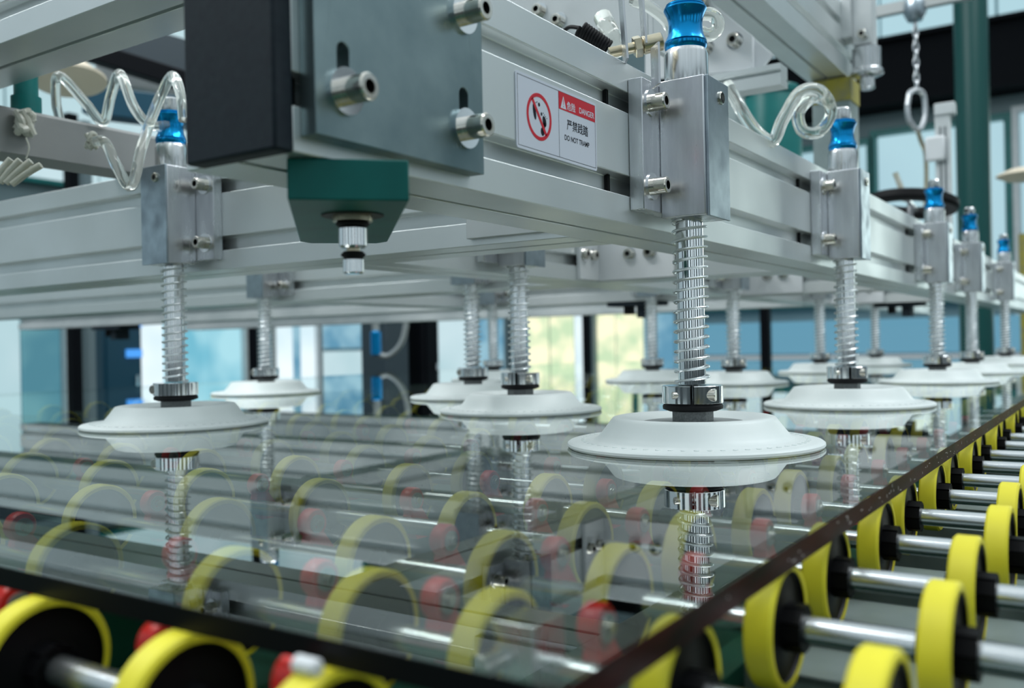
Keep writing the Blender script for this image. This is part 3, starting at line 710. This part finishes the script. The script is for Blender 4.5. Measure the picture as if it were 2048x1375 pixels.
text('danger_text', 'DANGER', .0056, .0795, SH - .0115, 'sign_white', -.00058, .95)
text('chinese_text', '严禁践踏', .0078, .0625, .0228, 'sign_black', -.00045, .95)
text('do_not_tramp_text', 'DO NOT TRAMP', .0050, .0590, .0148, 'sign_black', -.00045, .92)

# ------------------------------------------------------------ upper frame
beam_y('upper_beam', .458, .50, 2.6, .29, .078, .14, (.03, .10), 'large aluminium beam crossing the top left corner')
beam_x('upper_beam', .95, 1.90, .440, .50, .074, .13, (.04, .09), 'aluminium beam of the upper frame descending to the yellow post, top right')
rl = tag(obj('cable_rail', MB().prism([(0, 0), (.05, 0), (.05, .046), (.046, .05), (.004, .05), (0, .046)], .2, 2.1, 'x'), 'rail_grey', None, (0, .985, .2132), bevel=.001), 'smooth grey rail carrying the clear hose ends at the left', 'rail')
# post under upper beam
ps = empty('yellow_post', (1.86, .455, .2132), 'grey post with a yellow painted head under the upper beam', 'post')
obj('shaft', MB().box(-.035, .035, -.02, .05, 0, .24), 'plate_grey', ps, bevel=.001)
obj('painted_head', MB().box(-.037, .037, -.022, .052, .24, .284), 'yellow_paint', ps, bevel=.001)
# end bracket with roller at the upper right
eb_ = empty('end_bracket', (1.8214, 0.4217, 0.5811), 'pale end bracket with a steel roller at the tip of the upper beam', 'bracket')
obj('plate', MB().box(-.02, .02, -.035, .0, -.035, .14), 'white_paint', eb_, bevel=.001)
obj('side_plate', MB().box(-.03, .02, .0, .02, -.02, .14), 'white_paint', eb_, bevel=.001)
socket_bolt(eb_, (-.02, -.018, -.018), 'x', -1, .008, .010, .011, .0015)
obj('roller', MB().lathe([(0, -.092), (.022, -.092), (.030, -.088), (.030, -.082), (.026, -.078), (.026, -.040), (0, -.040)], (0, -.02, 0)), 'turned', eb_)
obj('foot', MB().cyl(.014, -.116, -.092, (0, -.02, 0), ch=.003), 'turned', eb_)
# bolted plates behind the front beam, top
bp_ = empty('bolted_plate', (1.21, .40, .37), 'pale bolted plate behind the blue knob of the nearest unit', 'plate')
obj('plate', MB().prism([(0.1694, 0.0052), (0.0124, -0.0103), (0.0115, 0.0349), (0.0699, 0.0938), (0.0751, 0.1244), (0.1665, 0.1387)], 0, .008, 'x'), 'off_white', bp_, bevel=.0008)
obj('gusset', MB().prism([(0.0159, -0.0104), (0.0077, -0.0105), (-0.0116, 0.0091), (0.0149, 0.0369)], .010, .018, 'x'), 'off_white', bp_, bevel=.0008)
for (u, v) in ((0.0357, 0.0330), (0.0770, 0.0322), (0.0808, 0.0928), (0.1228, 0.0306)): socket_bolt(bp_, (0, u, v), 'x', -1, .0085, .010, .0115, .0015)
tag(obj('support_profile', MB().prism([(0, 0), (.03, 0), (.03, .008), (.024, .010), (.03, .012), (.03, .028), (0, .028), (0, .021), (.006, .018), (0, .015)], 0, .62, 'y'), 'anodised', None, (1.20, .372, .332)), 'thin grooved profile running under the pale bolted plate', 'profile')
bq = empty('bolted_plate', (0.8675, 0.5010, 0.3570), 'pale plate with two bolts above the front beam, left of the nearest unit', 'plate')
obj('plate', MB().box(-.006, .0, -.10, .09, -.06, .08), 'white_paint', bq, bevel=.0008)
obj('wing', MB().box(-.006, .12, -.106, -.10, -.06, .08), 'white_paint', bq, bevel=.0008)
for y, z in ((.028, .006), (.004, -.010)): socket_bolt(bq, (-.006, y, z), 'x', -1, .006, .008, .009, .0012)
# grey dark column behind
tag(obj('frame_post', MB().box(-.03, .03, -.03, .03, -.3, .6), 'plate_grey', None, (2.3161, 0.8515, 0.5702), bevel=.002), 'pale grey frame post left of the teal tank', 'post')

# ------------------------------------------------------------ brass fitting and thin strips behind the nearest unit
fx = empty('valve_fitting', (.668, .395, .235), 'silver-brass barrel fitting on thin upright strips behind the blue knob', 'fitting')
def fr_(p): return (p[0] - .668, p[1] - .395, p[2] - .235)
A = (0.6432, 0.3328, 0.2249); B = (0.6666, 0.2978, 0.2334)
dv = (Vector(B) - Vector(A)); 
def along(a, b, r, h0, h1, n=24, mb=None):
    a = Vector(a); b = Vector(b); d = (b - a).normalized(); mb = mb or MB()
    tmp = MB().cyl(r, h0 * (b - a).length, h1 * (b - a).length, n=n, ch=r * .08)
    q = d.to_track_quat('Z', 'X')
    mb.add([tuple(q @ Vector(p) + a) for p in tmp.v], tmp.f); return mb
Aq, Bq = fr_(A), fr_(B)
obj('barrel', along(Aq, Bq, .0042, 0, 1), 'brass', fx)
obj('hex_nut', along(Aq, Bq, .0084, .46, .60, 6), 'brass', fx)
obj('head', along(Aq, Bq, .0070, .62, .98), 'brass', fx)
def strip(p_top, p_bot, w_, th, label, bend=0):
    a = Vector(p_top); b = Vector(p_bot)
    mb = MB().box(-th / 2, th / 2, -w_ / 2, w_ / 2, 0, (a - b).length)
    o = obj('strip', mb, 'brushed', fx, fr_(b)); o.rotation_mode = 'QUATERNION'; o.rotation_quaternion = (a - b).to_track_quat('Z', 'X'); return o
strip((0.6302, 0.3162, 0.2812), (0.6324, 0.3130, 0.2116), .020, .0016, '')
strip((0.6568, 0.3124, 0.2889), (0.6588, 0.3095, 0.2298), .016, .0016, '')
strip((0.6355, 0.2903, 0.2208), (0.6356, 0.2902, 0.1903), .016, .0016, '')
# black coiled cable
ca = (0.6835, 0.3805, 0.2643); cb_ = (0.6962, 0.3615, 0.2475)
pts = []
for i in range(11 * 12 + 1):
    u = i / (11 * 12); a = 2 * PI * i / 12
    c = Vector(ca).lerp(Vector(cb_), u); d = (Vector(cb_) - Vector(ca)).normalized(); n1 = d.cross(Vector((0, 0, 1))).normalized(); n2 = d.cross(n1)
    pts.append(c + n1 * .0062 * math.cos(a) + n2 * .0062 * math.sin(a))
cc = empty('coiled_cable', ca, 'short black coiled cable behind the top edge of the front beam', 'cable')
def relc(p, o): return tuple(Vector(p) - Vector(o))
obj('coil', MB().tube([relc(p, ca) for p in pts], .0016, 8), 'black_rubber', cc)
obj('lead', MB().tube([relc(p, ca) for p in smooth_path([(0.6931, 0.4022, 0.2697), (0.6876, 0.3925, 0.2696), (0.6835, 0.3805, 0.2652)])], .0017, 8), 'black_rubber', cc)
# ------------------------------------------------------------ hoses
def hose(name, pts, r, label, mt='hose', group=None, n=12, k=7):
    p0 = Vector(pts[0])
    o = obj(name, MB().tube([p - p0 for p in smooth_path(pts, k)], r, n), mt, None, tuple(p0))
    return tag(o, label, 'hose', group)
hose('clear_hose', [(0.5662, 0.8993, 0.2209), (0.5613, 0.8705, 0.2151), (0.5614, 0.8524, 0.1898), (0.5757, 0.8491, 0.1700), (0.5940, 0.8576, 0.2110), (0.6118, 0.8668, 0.2446), (0.6249, 0.8652, 0.2765), (0.6194, 0.8374, 0.2908), (0.6050, 0.8049, 0.2622), (0.6001, 0.7943, 0.2341)], .0056, 'clear hose dipping in a V in front of the grey rail')
hose('clear_hose', [(0.6482, 0.8843, 0.2512), (0.6304, 0.8931, 0.2492), (0.6147, 0.8985, 0.2662), (0.6186, 0.9287, 0.3090), (0.6307, 0.9647, 0.2942), (0.6312, 0.9820, 0.2659), (0.6083, 0.9802, 0.2835), (0.5923, 1.0042, 0.3141), (0.6070, 1.0363, 0.2951), (0.6156, 1.0415, 0.2683)], .0056, 'clear coiled hose rising in two loops behind the grey rail')
hose('clear_hose', [(0.9832, 0.3636, 0.2809), (0.9712, 0.3456, 0.2508), (0.9805, 0.3317, 0.2252), (0.9803, 0.3139, 0.2119), (0.9865, 0.3046, 0.2341), (1.0072, 0.2915, 0.2658), (1.0396, 0.2790, 0.2723), (1.0768, 0.2772, 0.2574), (1.0799, 0.2907, 0.2372), (1.0489, 0.3010, 0.2331), (1.0262, 0.2990, 0.2491), (1.0451, 0.2887, 0.2679), (1.0850, 0.2829, 0.2725)], .0070, 'curled clear hose beside the second blue knob, before the teal tank')
hose('clear_hose', [(0.7442, 0.3255, 0.2774), (0.7550, 0.3093, 0.2813), (0.7646, 0.2949, 0.2810), (0.7671, 0.2911, 0.2714), (0.7632, 0.2970, 0.2637), (0.7478, 0.3021, 0.2641)], .0058, 'clear hose loop right behind the nearest blue knob')
hose('clear_hose', [(0.7809, 0.3786, 0.3174), (0.7807, 0.3609, 0.3065), (0.7801, 0.3437, 0.2890), (0.7837, 0.3383, 0.2730)], .0055, 'clear hose slanting down behind the top left of the nearest blue knob')
hose('clear_hose', [(0.7475, 0.3926, 0.2947), (0.7417, 0.3833, 0.2799), (0.7451, 0.3783, 0.2663), (0.7460, 0.3770, 0.2573)], .0085, 'thick clear hose end left of the upright strips')
hose('clear_hose', [(2.1795, 0.4256, 0.3638), (2.1854, 0.4169, 0.3359), (2.1924, 0.4064, 0.3003)], .006, 'short pale hose above the black ring', 'hose_milky')
# knotted hose ends on the rail
def clump(c, r, label, n=6, depthv=(.0, -.006, 0)):
    e_ = empty('hose_end', c, label, 'hose end')
    for k in range(n):
        a = random.uniform(0, 6.28); q = [(r * .5 * math.cos(a + j * 1.1 + k) * (1 - j * .08), -.004 + random.uniform(-.006, .004), r * (.75 * math.sin(a + j * 1.3 + k * 2) * (1 - j * .1))) for j in range(5)]
        obj('strand', MB().tube(smooth_path(q, 4), r * .22, 8), 'glue', e_)
    return e_
clump((0.5363, 0.9801, 0.2456), .018, 'knotted pale hose end fixed to the grey rail at the far left')
clump((0.5668, 0.9074, 0.2226), .011, 'small pale clamped hose end on the grey rail, where the V-shaped hose starts', 5)
tag(obj('thread', MB().tube([Vector(p) - Vector((0.5274, 0.9575, 0.2264)) for p in smooth_path([(0.5274, 0.9575, 0.2264), (0.5290, 0.9551, 0.2159), (0.5271, 0.9579, 0.2039)])], .0009, 6), 'glue', None, (0.5274, 0.9575, 0.2264)), 'thin pale thread hanging below the knotted hose end', 'thread')
for k, (a, b) in enumerate([((0.4694, 0.9183, 0.1637), (0.4810, 0.9009, 0.1895)), ((0.4749, 0.9102, 0.1669), (0.4859, 0.8936, 0.1884)), ((0.4781, 0.9053, 0.1663), (0.4918, 0.8848, 0.1872)), ((0.4813, 0.9005, 0.1652), (0.4971, 0.8768, 0.1831))]):
    hose('clear_hose', [a, tuple((Vector(a) + Vector(b)) / 2 + Vector((0, 0, .001))), b], .0034, '%s of four short clear hose strands fanning out at the left edge' % ('leftmost', 'second from left', 'third from left', 'rightmost')[k], 'hose_milky', 'fan of clear hose strands')

# ------------------------------------------------------------ chain, ring, bracket and box at the right
ch = empty('chain_hoist', (2.8000, 0.4856, 0.9161), 'hanging steel chain with a shackle and hook in the upper right', 'chain')
c0 = Vector((2.8000, 0.4856, 0.9161))
def link(px, L_, W_, r, rot, pz):
    pts = []
    for k in range(20):
        a = 2 * PI * k / 20
        u = W_ * math.cos(a); v = L_ * math.sin(a)
        pts.append((u * math.cos(rot), u * math.sin(rot), v + pz))
    return obj('link', MB().tube(pts, r, 8, closed=True), 'brushed', ch)
z = -.04
for k in range(9):
    link(0, .014, .0065, .0026, (k % 2) * PI / 2 + .6, z - k * .0215)
obj('shackle', MB().tube(smooth_path([(-.028, .02, -.27), (-.02, .014, -.235), (0, 0, -.225), (.02, -.014, -.235), (.024, -.017, -.28), (.016, -.012, -.32), (0, 0, -.335), (-.018, .013, -.32), (-.026, .019, -.30), (-.028, .02, -.27)]), .0075, 10), 'brushed', ch)
obj('hook', MB().tube(smooth_path([(0, 0, -.335), (.010, -.008, -.37), (.022, -.016, -.40), (.024, -.017, -.47), (.018, -.014, -.55)]), .006, 8), 'brass', ch)
obj('hanger', MB().lathe([(0, -.03), (.02, -.03), (.03, -.01), (.03, .02), (.018, .05), (.012, .25), (0, .25)]), 'brushed_dark', ch)
obj('cross_bar', MB().box(-.012, .012, -.16, .16, .0, .03), 'grey_insert', ch)
rn = empty('black_ring', (2.1984, 0.3973, 0.2935), 'black ring lying flat above the front beam at the right', 'ring')
rb = MB()
obj('ring', rb.lathe([(.074, -.012), (.094, -.012), (.098, -.004), (.096, .009), (.088, .013), (.076, .013), (.072, .002), (.074, -.012)], n=56), 'black_rubber', rn)
obj('spoke', MB().box(-.072, .072, -.005, .005, -.003, .003), 'brushed', rn)
rn.rotation_euler = (math.radians(4), math.radians(8), 0)
obj('stem', MB().cyl(.008, -.20, -.003), 'brushed', rn)
br = empty('slotted_stand', (2.588, .388, .2132), 'pale slotted upright stand in front of the dark green column', 'stand')
obj('upright', MB().box(-.011, .011, -.018, .018, 0, .37).box(-.016, .016, -.03, .018, .35, .38), 'white_paint', br, bevel=.002)
obj('slots', MB().box(-.0125, -.011, .003, .006, .02, .32).box(-.0125, -.011, -.008, -.005, .02, .32), 'slate', br)
tag(obj('white_box', MB().box(-.014, .0, -.024, .024, -.032, .032), 'off_white', None, (2.576, .404, .478), bevel=.006), 'small white plastic box on the slotted stand', 'box')
# wires on the right cups : front plates of the units mirror the bright panes
tag(obj('yellow_pole', MB().cyl(.02, -1.3, .25), 'yellow_paint', None, (5.6944, 0.4709, 0.2940)), 'dull yellow pole at the right picture edge', 'pole')
tag(obj('cream_disc', MB().lathe([(0, .02), (.05, .02), (.085, .006), (.09, 0), (.06, -.014), (0, -.016)]), 'cream', None, (3.3130, 0.2572, 0.4988)), 'cream disc cut off by the right picture edge', 'disc')
for o in bpy.data.objects:
    if o.type == 'LIGHT': pass
